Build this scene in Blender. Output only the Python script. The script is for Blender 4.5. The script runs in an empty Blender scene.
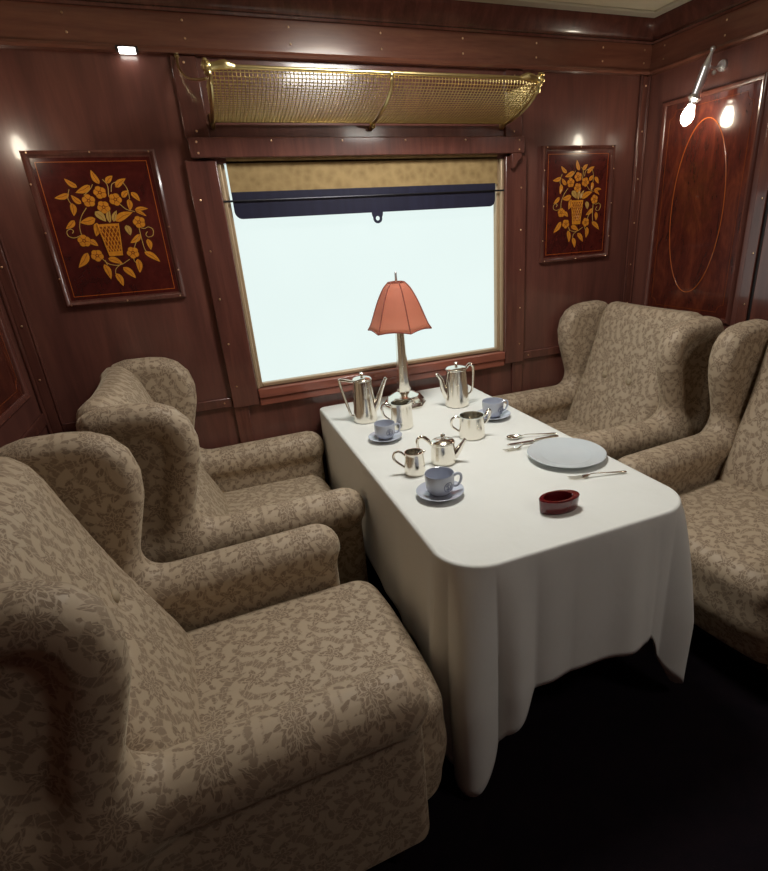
import bpy, math, random
import numpy as np
from mathutils import Vector, Matrix
random.seed(7)
PI = math.pi
scene = bpy.context.scene
COL = scene.collection

# ------------------------------------------------------------------ helpers
def srgb(r, g, b):
    f = lambda c: (c/255)/12.92 if c/255 <= .04045 else ((c/255+.055)/1.055)**2.4
    return (f(r), f(g), f(b), 1)

def thing(name, label, cat, loc=(0, 0, 0), rotz=0, group=None):
    o = bpy.data.objects.new(name, None); COL.objects.link(o)
    o.empty_display_size = .05
    o.location = loc; o.rotation_euler = (0, 0, rotz)
    return tag(o, label, cat, group)

def tag(o, label, cat, group=None):
    o['label'] = label; o['category'] = cat
    if group: o['group'] = group
    return o

def struct(o):
    o['kind'] = 'structure'; return o

def catmull(P, n=6):
    P = [Vector(p) for p in P]
    Q = [P[0]*2-P[1]] + P + [P[-1]*2-P[-2]]
    out = []
    for i in range(1, len(Q)-2):
        a, b, c, d = Q[i-1], Q[i], Q[i+1], Q[i+2]
        for k in range(n):
            t = k/n
            out.append(.5*((2*b)+(-a+c)*t+(2*a-5*b+4*c-d)*t*t+(-a+3*b-3*c+d)*t**3))
    out.append(P[-1])
    return out

class MB:
    """collects shapes, then links them as one mesh object"""
    def __init__(s): s.v = []; s.f = []; s.m = []; s.mi = 0
    def add(s, V, F):
        o = len(s.v); s.v += [tuple(p) for p in V]
        s.f += [tuple(i+o for i in f) for f in F]; s.m += [s.mi]*len(F); return s
    def box(s, a, b):
        x0, y0, z0 = [min(p, q) for p, q in zip(a, b)]; x1, y1, z1 = [max(p, q) for p, q in zip(a, b)]
        V = [(x0,y0,z0),(x1,y0,z0),(x1,y1,z0),(x0,y1,z0),(x0,y0,z1),(x1,y0,z1),(x1,y1,z1),(x0,y1,z1)]
        return s.add(V, [(0,3,2,1),(4,5,6,7),(0,1,5,4),(1,2,6,5),(2,3,7,6),(3,0,4,7)])
    def lathe(s, prof, n=40, c=(0, 0, 0), fn=None):
        V = []; F = []
        for r, z in prof:
            for k in range(n):
                t = 2*PI*k/n
                rr = r*(fn(t, z) if fn else 1)
                V.append((c[0]+rr*math.cos(t), c[1]+rr*math.sin(t), c[2]+z))
        for i in range(len(prof)-1):
            for k in range(n):
                a = i*n+k; b = i*n+(k+1) % n
                F.append((a, b, b+n, a+n))
        if prof[0][0] > 1e-6: F.append(tuple(range(n))[::-1])
        if prof[-1][0] > 1e-6: F.append(tuple((len(prof)-1)*n+k for k in range(n)))
        return s.add(V, F)
    def tube(s, P, R, n=10, up=None, flat=1.0, smooth=0, cap=True):
        P = [Vector(p) for p in P]
        if smooth:
            if not isinstance(R, (int, float)):
                m = len(P); R0 = list(R)
                R = [R0[min(int(i/smooth), m-1)]*(1-(i/smooth) % 1)+R0[min(int(i/smooth)+1, m-1)]*((i/smooth) % 1) for i in range((m-1)*smooth+1)]
            P = catmull(P, smooth)
        if isinstance(R, (int, float)): R = [R]*len(P)
        V = []; F = []
        T = [(P[min(i+1, len(P)-1)]-P[max(i-1, 0)]).normalized() for i in range(len(P))]
        u = Vector(up) if up else (Vector((0, 0, 1)) if abs(T[0].z) < .9 else Vector((1, 0, 0)))
        for i, p in enumerate(P):
            u = (u-T[i]*u.dot(T[i]))
            if u.length < 1e-6: u = Vector((1, 0, 0))
            u.normalize(); w = T[i].cross(u)
            for k in range(n):
                a = 2*PI*k/n
                V.append(p+(u*math.cos(a)*flat+w*math.sin(a))*R[i])
        for i in range(len(P)-1):
            for k in range(n):
                a = i*n+k; b = i*n+(k+1) % n
                F.append((a, a+n, b+n, b))
        if cap:
            F.append(tuple(range(n))); F.append(tuple((len(P)-1)*n+k for k in range(n))[::-1])
        return s.add(V, F)
    def loop(s, P, R, n=8):
        """closed tube"""
        P = [Vector(p) for p in P]; m = len(P); V = []; F = []
        T = [(P[(i+1) % m]-P[i-1]).normalized() for i in range(m)]
        c = sum(P, Vector())/m
        nn = (P[0]-c).cross(P[m//4]-c).normalized()
        for i, p in enumerate(P):
            w = T[i].cross(nn).normalized()
            for k in range(n):
                a = 2*PI*k/n; V.append(p+(nn*math.cos(a)+w*math.sin(a))*R)
        for i in range(m):
            j = (i+1) % m
            for k in range(n):
                F.append((i*n+k, j*n+k, j*n+(k+1) % n, i*n+(k+1) % n))
        return s.add(V, F)
    def prism(s, poly, d0, d1, axis='y'):
        """polygon in the plane of the two other axes, extruded along axis"""
        def P(a, b, d): return {'x': (d, a, b), 'y': (a, d, b), 'z': (a, b, d)}[axis]
        n = len(poly)
        V = [P(a, b, d0) for a, b in poly]+[P(a, b, d1) for a, b in poly]
        F = [tuple(range(n)), tuple(range(n, 2*n))[::-1]]+[(i, (i+1) % n+0, (i+1) % n+n, i+n)[::-1] for i in range(n)]
        return s.add(V, F)
    def sphere(s, c, r, n=16, sc=(1, 1, 1)):
        V = []; F = []; m = n//2
        V.append((c[0], c[1], c[2]-r*sc[2]))
        for i in range(1, m):
            a = -PI/2+PI*i/m
            for k in range(n):
                t = 2*PI*k/n
                V.append((c[0]+r*sc[0]*math.cos(a)*math.cos(t), c[1]+r*sc[1]*math.cos(a)*math.sin(t), c[2]+r*sc[2]*math.sin(a)))
        V.append((c[0], c[1], c[2]+r*sc[2]))
        for k in range(n): F.append((0, 1+(k+1) % n, 1+k))
        for i in range(m-2):
            for k in range(n):
                a = 1+i*n+k; b = 1+i*n+(k+1) % n
                F.append((a, b, b+n, a+n))
        e = len(V)-1
        for k in range(n): F.append((e, 1+(m-2)*n+k, 1+(m-2)*n+(k+1) % n))
        return s.add(V, F)
    def build(s, name, mats, parent=None, smooth=True, bevel=0, ang=35, loc=None, rot=None):
        me = bpy.data.meshes.new(name); me.from_pydata(s.v, [], s.f)
        if not isinstance(mats, (list, tuple)): mats = [mats]
        for m in mats: me.materials.append(m)
        me.polygons.foreach_set('material_index', s.m)
        import bmesh
        bm = bmesh.new(); bm.from_mesh(me); bmesh.ops.recalc_face_normals(bm, faces=bm.faces); bm.to_mesh(me); bm.free()
        if smooth:
            me.polygons.foreach_set('use_smooth', [True]*len(me.polygons))
            me.set_sharp_from_angle(angle=math.radians(ang))
        o = bpy.data.objects.new(name, me); COL.objects.link(o)
        if parent: o.parent = parent
        if loc: o.location = loc
        if rot: o.rotation_euler = rot
        if bevel:
            b = o.modifiers.new('bevel', 'BEVEL'); b.width = bevel; b.segments = 2; b.limit_method = 'ANGLE'; b.angle_limit = math.radians(40)
        return o

# signed-distance surfaces for upholstery --------------------------------
def smin(a, b, k):
    h = np.clip(.5+.5*(b-a)/k, 0, 1)
    return b*(1-h)+a*h-k*h*(1-h)
def smax(a, b, k): return -smin(-a, -b, k)
def sd_box(X, Y, Z, c, h, r):
    qx, qy, qz = abs(X-c[0])-h[0]+r, abs(Y-c[1])-h[1]+r, abs(Z-c[2])-h[2]+r
    return np.sqrt(np.maximum(qx, 0)**2+np.maximum(qy, 0)**2+np.maximum(qz, 0)**2)+np.minimum(np.maximum(qx, np.maximum(qy, qz)), 0)-r
def sd_cap(X, Y, Z, a, b, ra, rb):
    a = np.array(a, float); b = np.array(b, float); d = b-a
    t = np.clip(((X-a[0])*d[0]+(Y-a[1])*d[1]+(Z-a[2])*d[2])/(d@d), 0, 1)
    return np.sqrt((X-a[0]-t*d[0])**2+(Y-a[1]-t*d[1])**2+(Z-a[2]-t*d[2])**2)-(ra+(rb-ra)*t)
def sd_poly(U, V, poly):
    d = np.full(U.shape, 1e9); sgn = np.ones(U.shape)
    n = len(poly)
    for i in range(n):
        ax, ay = poly[i]; bx, by = poly[i-1]
        ex, ey = bx-ax, by-ay; wx, wy = U-ax, V-ay
        t = np.clip((wx*ex+wy*ey)/(ex*ex+ey*ey), 0, 1)
        d = np.minimum(d, (wx-ex*t)**2+(wy-ey*t)**2)
        c1 = V >= ay; c2 = V < by; c3 = ex*wy > ey*wx
        flip = (c1 & c2 & c3) | (~c1 & ~c2 & ~c3)
        sgn = np.where(flip, -sgn, sgn)
    return sgn*np.sqrt(d)
def rnd_extrude(d2, W, h, r):
    a = d2+r; b = abs(W)-h+r
    return np.sqrt(np.maximum(a, 0)**2+np.maximum(b, 0)**2)+np.minimum(np.maximum(a, b), 0)-r

def surf(fn, lo, hi, h=.011):
    """surface nets of a signed distance function; returns verts, quads"""
    ax = [np.arange(l-2*h, u+2.5*h, h) for l, u in zip(lo, hi)]
    X, Y, Z = np.meshgrid(*ax, indexing='ij')
    D = fn(X, Y, Z).astype(np.float64)
    s = D < 0; n = D.shape
    c = np.zeros([k-1 for k in n]); P = np.zeros([k-1 for k in n]+[3])
    corners = [(i, j, k) for i in (0, 1) for j in (0, 1) for k in (0, 1)]
    sl = lambda o: tuple(slice(q, q+m-1) for q, m in zip(o, n))
    for a in corners:
        for d in range(3):
            if a[d]: continue
            b = list(a); b[d] = 1; b = tuple(b)
            da, db = D[sl(a)], D[sl(b)]
            cr = (da < 0) != (db < 0)
            t = np.where(cr, da/np.where(cr, da-db, 1), 0)
            for e in range(3):
                P[..., e] += np.where(cr, a[e]+(t if e == d else 0), 0)
            c += cr
    act = c > 0
    idx = -np.ones(c.shape, int); idx[act] = np.arange(act.sum())
    I = np.argwhere(act)
    V = (P[act]/c[act][:, None]+I)*h+np.array([a[0] for a in ax])
    F = []
    for d in range(3):
        e, f = (d+1) % 3, (d+2) % 3
        A = [slice(0, m) for m in n]; B = list(A)
        A[d] = slice(0, n[d]-1); B[d] = slice(1, n[d])
        ch = s[tuple(A)] != s[tuple(B)]
        q = np.argwhere(ch); inside = s[tuple(A)][ch]
        ok = (q[:, e] > 0) & (q[:, f] > 0) & (q[:, e] < n[e]-1) & (q[:, f] < n[f]-1)
        q = q[ok]; inside = inside[ok]
        def g(oe, of):
            w = q.copy(); w[:, e] -= oe; w[:, f] -= of
            return idx[w[:, 0], w[:, 1], w[:, 2]]
        a0, a1, a2, a3 = g(1, 1), g(0, 1), g(0, 0), g(1, 0)
        qa = np.stack([a0, a1, a2, a3], 1)
        qa[~inside] = qa[~inside][:, ::-1]
        F.append(qa)
    return V, np.concatenate(F)

def vnormals(V, F):
    n = np.cross(V[F[:, 2]]-V[F[:, 0]], V[F[:, 3]]-V[F[:, 1]]); N = np.zeros(V.shape)
    for k in range(4): np.add.at(N, F[:, k], n)
    return N/np.maximum(np.linalg.norm(N, axis=1), 1e-9)[:, None]
def sdf_obj(name, fn, lo, hi, mat, parent, h=.011, arm=None, geo=None):
    """geo: (verts, quads, vertex normals) of a piece of a larger smooth surface"""
    if geo: V, F, VN = geo
    else: V, F = surf(fn, lo, hi, h)
    me = bpy.data.meshes.new(name)
    me.from_pydata(V.tolist(), [], F.tolist())
    me.materials.append(mat)
    me.polygons.foreach_set('use_smooth', [True]*len(F))
    nrm = np.zeros(len(F)*3); me.polygons.foreach_get('normal', nrm); nrm = nrm.reshape(-1, 3)
    uvl = me.uv_layers.new(name='cloth')
    Pf = V[F]; dom = np.argmax(abs(nrm)*np.array([1.0, 1.0, 1.0]), 1)
    uv = np.zeros((len(F), 4, 2))
    for d, (a, b) in enumerate(((1, 2), (0, 2), (1, 0))):
        m = dom == d
        uv[m, :, 0] = Pf[m][:, :, a]; uv[m, :, 1] = Pf[m][:, :, b]
    if arm is not None:      # wrap continuously over the arm roll
        m = dom == 1; uv[m, :, 0] = Pf[m][:, :, 0]; uv[m, :, 1] = Pf[m][:, :, 2]
        m = dom == 2; uv[m, :, 0] = Pf[m][:, :, 0]; uv[m, :, 1] = .62+abs(Pf[m][:, :, 1]-arm)
    uvl.data.foreach_set('uv', uv.reshape(-1))
    if geo: me.normals_split_custom_set_from_vertices(VN.tolist())
    o = bpy.data.objects.new(name, me); COL.objects.link(o); o.parent = parent
    return o

# ---------------------------------------------------------------- materials
class E:
    """tiny expression wrapper around math nodes"""
    def __init__(s, nt, v): s.nt = nt; s.v = v
    def op(s, o, *a):
        n = s.nt.nodes.new('ShaderNodeMath'); n.operation = o
        for i, x in enumerate((s,)+a):
            x = x.v if isinstance(x, E) else x
            if isinstance(x, (int, float)): n.inputs[i].default_value = x
            else: s.nt.links.new(x, n.inputs[i])
        return E(s.nt, n.outputs[0])
    def __add__(s, o): return s.op('ADD', o)
    def __sub__(s, o): return s.op('SUBTRACT', o)
    def __mul__(s, o): return s.op('MULTIPLY', o)
    def __truediv__(s, o): return s.op('DIVIDE', o)
    __radd__ = __add__; __rmul__ = __mul__
    def rsub(s, k): return (s*-1.0)+k
    def __neg__(s): return s*-1.0
    def fract(s): return s.op('FRACT')
    def abs(s): return s.op('ABSOLUTE')
    def cos(s): return s.op('COSINE')
    def sin(s): return s.op('SINE')
    def max(s, o): return s.op('MAXIMUM', o)
    def min(s, o): return s.op('MINIMUM', o)
    def step(s, w):      # 0..1 smooth around 0 with half width w
        n = s.nt.nodes.new('ShaderNodeMapRange'); n.interpolation_type = 'SMOOTHSTEP'
        s.nt.links.new(s.v, n.inputs[0]); n.inputs[1].default_value = -w; n.inputs[2].default_value = w
        return E(s.nt, n.outputs[0])

def newmat(name):
    m = bpy.data.materials.new(name); m.use_nodes = True
    nt = m.node_tree; b = nt.nodes['Principled BSDF']
    return m, nt, b
def mixc(nt, fac, a, b):
    n = nt.nodes.new('ShaderNodeMix'); n.data_type = 'RGBA'
    if isinstance(fac, E): fac = fac.v
    if isinstance(fac, (int, float)): n.inputs[0].default_value = fac
    else: nt.links.new(fac, n.inputs[0])
    for i, x in ((6, a), (7, b)):
        if isinstance(x, tuple): n.inputs[i].default_value = x
        else: nt.links.new(x, n.inputs[i])
    return n.outputs[2]
def noise(nt, vec, scale, detail=3, dist=0, rough=.5):
    n = nt.nodes.new('ShaderNodeTexNoise'); n.inputs['Scale'].default_value = scale
    n.inputs['Detail'].default_value = detail; n.inputs['Distortion'].default_value = dist; n.inputs['Roughness'].default_value = rough
    nt.links.new(vec, n.inputs['Vector']); return n
def coords(nt, scale=(1, 1, 1), kind='Object'):
    t = nt.nodes.new('ShaderNodeTexCoord'); m = nt.nodes.new('ShaderNodeMapping'); m.inputs['Scale'].default_value = scale
    nt.links.new(t.outputs[kind], m.inputs[0]); return m.outputs[0]
def ramp(nt, fac, stops):
    r = nt.nodes.new('ShaderNodeValToRGB')
    while len(r.color_ramp.elements) < len(stops): r.color_ramp.elements.new(.5)
    for e, (p, c) in zip(r.color_ramp.elements, stops): e.position = p; e.color = c
    nt.links.new(fac, r.inputs[0]); return r.outputs[0]
def bump(nt, b, h, s=.1, d=.002):
    n = nt.nodes.new('ShaderNodeBump'); n.inputs['Strength'].default_value = s; n.inputs['Distance'].default_value = d
    nt.links.new(h.v if isinstance(h, E) else h, n.inputs['Height']); nt.links.new(n.outputs[0], b.inputs['Normal'])

def wood(name, dark, mid, light, sc=(14, 14, 1.2), rough=.16, coat=.5, flame=False):
    m, nt, b = newmat(name)
    v = coords(nt, sc)
    n1 = noise(nt, v, 1.6, 5, 1.2 if flame else .6, .6)
    v2 = coords(nt, (sc[0]*9, sc[1]*9, sc[2]*5) if not flame else (60, 60, 20)); n2 = noise(nt, v2, 1.5, 3)
    f = E(nt, n1.outputs[0])*.8+E(nt, n2.outputs[0])*.2
    c = ramp(nt, f.v, [(.3, dark), (.5, mid), (.72, light)])
    nt.links.new(c, b.inputs['Base Color'])
    b.inputs['Roughness'].default_value = rough+.12; b.inputs['Coat Weight'].default_value = coat; b.inputs['Coat Roughness'].default_value = rough*.6
    lump = noise(nt, coords(nt, (1, 1, 1)), 5, 1); bump(nt, b, lump.outputs[0], .12, .004)
    return m
W_WALL = wood('mahogany', srgb(84, 51, 45), srgb(103, 63, 55), srgb(122, 77, 65), sc=(7, 7, .9))
W_TRIM = wood('mahogany_trim', srgb(78, 46, 40), srgb(96, 57, 49), srgb(114, 70, 58), rough=.12)
W_FRIEZE = wood('mahogany_frieze', srgb(100, 60, 48), srgb(118, 73, 58), srgb(134, 87, 68), sc=(1.2, 1.2, 14), rough=.14)
W_FLAME = wood('flame_mahogany', srgb(52, 24, 20), srgb(82, 36, 27), srgb(116, 56, 36), sc=(7, 7, 2.5), rough=.07, coat=.7, flame=True)
W_PANEL = wood('plaque_mahogany', srgb(58, 20, 18), srgb(76, 27, 23), srgb(94, 37, 30), sc=(6, 6, 6), rough=.07, coat=.7, flame=True)
W_SILL_LIT = wood('lit_sill_mahogany', srgb(120, 66, 54), srgb(142, 80, 64), srgb(158, 94, 76), sc=(1.5, 10, 10), rough=.2)  # lighter mahogany: light falling on the sill is put into the colour

def simple(name, col, rough=.5, metal=0, coat=0, spec=.5, nz=0, nscale=40, bmp=0):
    m, nt, b = newmat(name)
    n = noise(nt, coords(nt), nscale, 2)
    d = tuple(c*(1-nz) for c in col[:3])+(1,)
    l = tuple(min(1, c*(1+nz)) for c in col[:3])+(1,)
    nt.links.new(mixc(nt, n.outputs[0], d, l), b.inputs['Base Color'])
    b.inputs['Roughness'].default_value = rough; b.inputs['Metallic'].default_value = metal
    b.inputs['Coat Weight'].default_value = coat; b.inputs['Specular IOR Level'].default_value = spec
    if bmp: bump(nt, b, n.outputs[0], bmp)
    return m
SILVER = simple('polished_silver', (.88, .84, .76, 1), .16, 1, nz=.04, nscale=15)
CHROME = simple('chrome', (.86, .87, .88, 1), .32, .85, nz=.03)
BRASS = simple('brass', srgb(214, 194, 138), .3, 1, nz=.1)
BRASS_W = simple('brass_wire', srgb(206, 184, 126), .35, 1, nz=.1)
INLAY = simple('inlay_line', srgb(178, 92, 36), .25, 0, coat=.4, nz=.1)
GOLDLEAF = simple('satinwood_inlay', srgb(214, 140, 44), .25, 0, coat=.4, nz=.22, nscale=90)
BROWNLEAF = simple('walnut_inlay', srgb(130, 62, 22), .25, 0, coat=.4, nz=.2, nscale=90)
PALELEAF = simple('pale_sycamore_inlay', srgb(196, 158, 84), .25, 0, coat=.4, nz=.15, nscale=90)
CERAMIC = simple('pale_blue_china', srgb(188, 194, 208), .12, 0, coat=.5, nz=.02)
PLATE = simple('grey_blue_china', srgb(204, 212, 216), .16, 0, coat=.4, nz=.02)
NAVYINK = simple('navy_ink', srgb(48, 56, 104), .3)
RED = simple('oxblood_glaze', srgb(92, 16, 24), .16, 0, coat=.6, nz=.08)
CREAM = simple('cream_ceiling_paint', srgb(226, 219, 194), .6, nz=.02)
GREYCREAM = simple('grey_cream_paint', srgb(190, 184, 166), .6, nz=.02)
SCREW = simple('brass_screw', srgb(226, 190, 150), .3, 1, nz=.05)
DARKWOOD = simple('dark_leg_wood', srgb(36, 20, 14), .3, nz=.1)
DARKGAP = simple('dark_gap', srgb(20, 9, 8), .5, nz=.1)
RODM = simple('dark_steel_rod', srgb(50, 50, 55), .35, .8)
FRAMEIN = simple('window_inner_frame', srgb(176, 152, 122), .35, .2, nz=.08)

# carpet
CARPET, nt, b = newmat('dark_carpet')
v = coords(nt); n = noise(nt, v, 260, 2); n2 = noise(nt, v, 9, 3, 1.5)
nt.links.new(mixc(nt, n2.outputs[0], srgb(12, 10, 16), srgb(26, 17, 22)), b.inputs['Base Color'])
b.inputs['Roughness'].default_value = 1; b.inputs['Specular IOR Level'].default_value = .1; bump(nt, b, n.outputs[0], .5, .004)

# linen
LINEN, nt, b = newmat('white_linen')
v = coords(nt); n = noise(nt, v, 7, 4, .4); w = noise(nt, coords(nt, (900, 900, 900)), 1, 1)
nt.links.new(mixc(nt, n.outputs[0], srgb(222, 224, 218), srgb(230, 232, 228)), b.inputs['Base Color'])
b.inputs['Roughness'].default_value = .75; b.inputs['Sheen Weight'].default_value = .15
hh = E(nt, n.outputs[0])*.8+E(nt, w.outputs[0])*.05
bump(nt, b, hh, .35, .012)

# damask velvet
DAMASK, nt, b = newmat('damask_upholstery')
t = nt.nodes.new('ShaderNodeTexCoord'); uvn = t.outputs['UV']
wn = noise(nt, uvn, 70, 2); sep = nt.nodes.new('ShaderNodeSeparateColor'); nt.links.new(wn.outputs['Color'], sep.inputs[0])
su = nt.nodes.new('ShaderNodeSeparateXYZ'); nt.links.new(uvn, su.inputs[0])
U = E(nt, su.outputs[0])+(E(nt, sep.outputs[0])-.5)*.011+5.0
V_ = E(nt, su.outputs[1])+(E(nt, sep.outputs[1])-.5)*.011+5.0
PU, PV = .155, .205
def cell(ou, ov):
    a = ((U/PU+ou).fract()-.5)*(PU/1.13); c = ((V_/PV+ov).fract()-.5)*(PV/1.13)
    r = (a*a+c*c*.72).op('SQRT'); th = c.op('ARCTAN2', a); return a, c, r, th
a1, c1, r1, t1 = cell(0, 0)
k7 = (t1*8.0).cos()
flower = ((k7*.007+.031)-r1).step(.0018)
ring = ((r1-(k7*.004+.0185)).abs().rsub(.0018)).step(.0012)
ring2 = ((r1-(k7*-.003+.009)).abs().rsub(.0014)).step(.001)
leafring = (((t1*11.0+r1*90.0).cos()*.010)-(r1-.049).abs()).step(.0018)
a2, c2, r2, t2 = cell(.5, .5)
k5 = (t2*5.0).cos()
fl2 = ((k5*.008+.021)-r2).step(.0018)
hole2 = ((r2-(k5*.004+.011)).abs().rsub(.0014)).step(.001)
band = (r2-.046).abs().rsub(.018).step(.002)
scroll = ((t2*4.0+r2*150.0).sin()-.25).step(.25)*band
scr1 = ((t1*3.0+r1*-170.0).sin()-.35).step(.25)*((r1-.061).abs().rsub(.008).step(.002))
mask = (flower*(ring.max(ring2).rsub(1.0))).max(leafring*.95).max(fl2*(hole2.rsub(1.0))).max(scroll*.85).max(scr1*.8)
fine = noise(nt, uvn, 95, 3)
vein = ((t1*14.0+r1*60.0).sin().abs()-.16).step(.10)*((t2*10.0-r2*90.0).sin().abs()-.16).step(.10)
mask = mask*((E(nt, fine.outputs[0])-.38).step(.07))*(vein*.8+.2)
big = noise(nt, uvn, 5, 2)
colg = mixc(nt, big.outputs[0], srgb(170, 152, 129), srgb(181, 163, 139))
colm = mixc(nt, big.outputs[0], srgb(122, 104, 86), srgb(134, 115, 96))
nt.links.new(mixc(nt, mask*.9, colg, colm), b.inputs['Base Color'])
nt.links.new((mask*.3+.5).v, b.inputs['Roughness'])
b.inputs['Sheen Weight'].default_value = .35; b.inputs['Sheen Roughness'].default_value = .4
b.inputs['Sheen Tint'].default_value = srgb(235, 220, 190); b.inputs['Specular IOR Level'].default_value = .3
bump(nt, b, mask*.6+E(nt, fine.outputs[0])*.5, .25, .002)

# blind fabric, navy film, shade, window glow, bulb
BLIND, nt, b = newmat('beige_blind_fabric')
v = coords(nt); n = noise(nt, v, 60, 3); vo = nt.nodes.new('ShaderNodeTexVoronoi'); vo.inputs['Scale'].default_value = 28; nt.links.new(v, vo.inputs['Vector'])
f = E(nt, n.outputs[0])*.5+E(nt, vo.outputs[0])*.9
nt.links.new(mixc(nt, f, srgb(126, 102, 62), srgb(168, 142, 96)), b.inputs['Base Color'])
b.inputs['Roughness'].default_value = .8; b.inputs['Transmission Weight'].default_value = 0
NAVY, nt, b = newmat('navy_blind_hem')
n = noise(nt, coords(nt, (30, 1, 2)), 1, 3)
nt.links.new(mixc(nt, n.outputs[0], srgb(30, 30, 44), srgb(48, 50, 72)), b.inputs['Base Color']); b.inputs['Roughness'].default_value = .3
def translucent_mix(name, col, tcol, fac, rough=.7):
    m, nt, b = newmat(name)
    n = noise(nt, coords(nt, (60, 60, 6)), 1, 3)
    nt.links.new(mixc(nt, n.outputs[0], tuple(c*.85 for c in col[:3])+(1,), col), b.inputs['Base Color']); b.inputs['Roughness'].default_value = rough
    t = nt.nodes.new('ShaderNodeBsdfTranslucent'); t.inputs[0].default_value = tcol
    mx = nt.nodes.new('ShaderNodeMixShader'); mx.inputs[0].default_value = fac
    nt.links.new(b.outputs[0], mx.inputs[1]); nt.links.new(t.outputs[0], mx.inputs[2])
    nt.links.new(mx.outputs[0], nt.nodes['Material Output'].inputs[0]); return m
SHADE = translucent_mix('salmon_silk', srgb(226, 158, 134), srgb(246, 194, 164), .58)
SHADE_TRIM = simple('shade_piping', srgb(140, 72, 58), .6, nz=.1)
def emis(name, col, st, var=0):
    m, nt, b = newmat(name)
    n = noise(nt, coords(nt), 2.2, 2)
    nt.links.new(mixc(nt, n.outputs[0], tuple(c*(1-var) for c in col[:3])+(1,), col), b.inputs['Emission Color'])
    b.inputs['Base Color'].default_value = (.02, .02, .02, 1); b.inputs['Roughness'].default_value = .6; b.inputs['Specular IOR Level'].default_value = .1
    b.inputs['Emission Strength'].default_value = st; return m
GLOW = emis('frosted_daylit_glass', (.82, .95, .92, 1), 1.0, .05)
BULB = emis('lit_bulb', (1, .90, .72, 1), 40)
LEDM = emis('led_strip', (1, .96, .88, 1), 12)
ADDED_LAMP = emis('added_lamp_glass', (1, .93, .82, 1), 14)  # glowing bowl of the added ceiling fill lamps

# ------------------------------------------------------------------ room
XR = 1.493; YF = -3.5; ZC = 2.372
WX = .645; WZ0, WZ1 = .868, 1.79
def prism_x(name, prof, x0, x1, mat, parent=None, bevel=0):      # profile in (y,z), run along x
    return MB().prism(prof, x0, x1, 'x').build(name, mat, parent, bevel=bevel, ang=30)
def prism_y(name, prof, y0, y1, mat, parent=None, bevel=0):      # profile in (x,z)
    return MB().prism(prof, y0, y1, 'y').build(name, mat, parent, bevel=bevel, ang=30)

floor = struct(MB().box((-XR-.1, YF-.1, -.08), (XR+.1, .12, 0)).build('floor', CARPET, smooth=False))
ceil = struct(MB().box((-XR-.1, YF-.1, ZC), (XR+.1, .12, ZC+.06)).build('ceiling', CREAM, smooth=False))
wall = MB()
wall.box((-XR-.1, 0, 0), (-WX, .1, ZC)).box((WX, 0, 0), (XR+.1, .1, ZC)).box((-WX, 0, 0), (WX, .1, WZ0)).box((-WX, 0, WZ1), (WX, .1, ZC))
wall_back = struct(wall.build('wall_back', W_WALL, smooth=False))
wall_right = struct(MB().box((XR, YF, 0), (XR+.1, 0, ZC)).build('wall_right', W_WALL, smooth=False))
wall_left = struct(MB().box((-XR-.1, YF, 0), (-XR, 0, ZC)).build('wall_left', W_WALL, smooth=False))
wall_front = struct(MB().box((-XR-.1, YF-.1, 0), (XR+.1, YF, ZC)).build('wall_front', W_WALL, smooth=False))

def screws(parent, pts, ax):
    base = None
    for p in pts:
        if base is None:
            m = MB(); m.sphere((0, 0, 0), .0042, 10, (1, .5, 1) if ax == 'y' else (.5, 1, 1))
            base = m.build('screw', SCREW, parent, loc=p); 
        else:
            c = base.copy(); COL.objects.link(c); c.location = p; c.parent = parent

# frieze, beads, cornice on the three visible walls
FZ0, FZ1 = 2.142, 2.268
def frieze_prof(s=1):     # (depth, z)
    return [(0, FZ0), (.030, FZ0+.002), (.036, FZ0+.010), (.030, FZ0+.020), (.018, FZ0+.024), (.018, FZ1), (0, FZ1)]
def corn_prof():
    return [(0, FZ1), (.030, FZ1), (.036, FZ1+.007), (.028, FZ1+.014), (.028, FZ1+.022), (.034, FZ1+.030), (.046, FZ1+.058), (.058, FZ1+.078), (.060, FZ1+.092), (.068, FZ1+.094), (.068, ZC), (0, ZC)]
fr_b = struct(prism_x('trim_1', [(-d, z) for d, z in frieze_prof()], -XR, XR, W_FRIEZE))
co_b = struct(prism_x('trim_2', [(-d, z) for d, z in corn_prof()], -XR, XR, W_TRIM))
fr_r = struct(prism_y('trim_3', [(XR-d, z) for d, z in frieze_prof()], YF, -.0, W_FRIEZE))
co_r = struct(prism_y('trim_4', [(XR-d, z) for d, z in corn_prof()], YF, -.0, W_TRIM))
fr_l = struct(prism_y('trim_5', [(-XR+d, z) for d, z in frieze_prof()], YF, -.0, W_FRIEZE))
co_l = struct(prism_y('trim_6', [(-XR+d, z) for d, z in corn_prof()], YF, -.0, W_TRIM))
screws(fr_b, [(sx, -.019, z) for sx in (-1.43, -1.055, -.68, -.30, .07, .44, .81, 1.18, 1.43) for z in (2.192, 2.246)], 'y')
screws(fr_r, [(XR-.019, y, z) for y in (-.10, -.44, -.80, -1.2) for z in (2.192, 2.246)], 'x')
# painted border of the ceiling
b_ = MB(); z0 = ZC-.012
b_.box((-XR+.06, -.112, z0), (XR-.06, -.06, ZC)).box((XR-.112, YF, z0), (XR-.06, -.112, ZC)).box((-XR+.06, YF, z0), (-XR+.112, -.112, ZC))
struct(b_.build('trim_7', GREYCREAM, smooth=False, bevel=.004))

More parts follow.
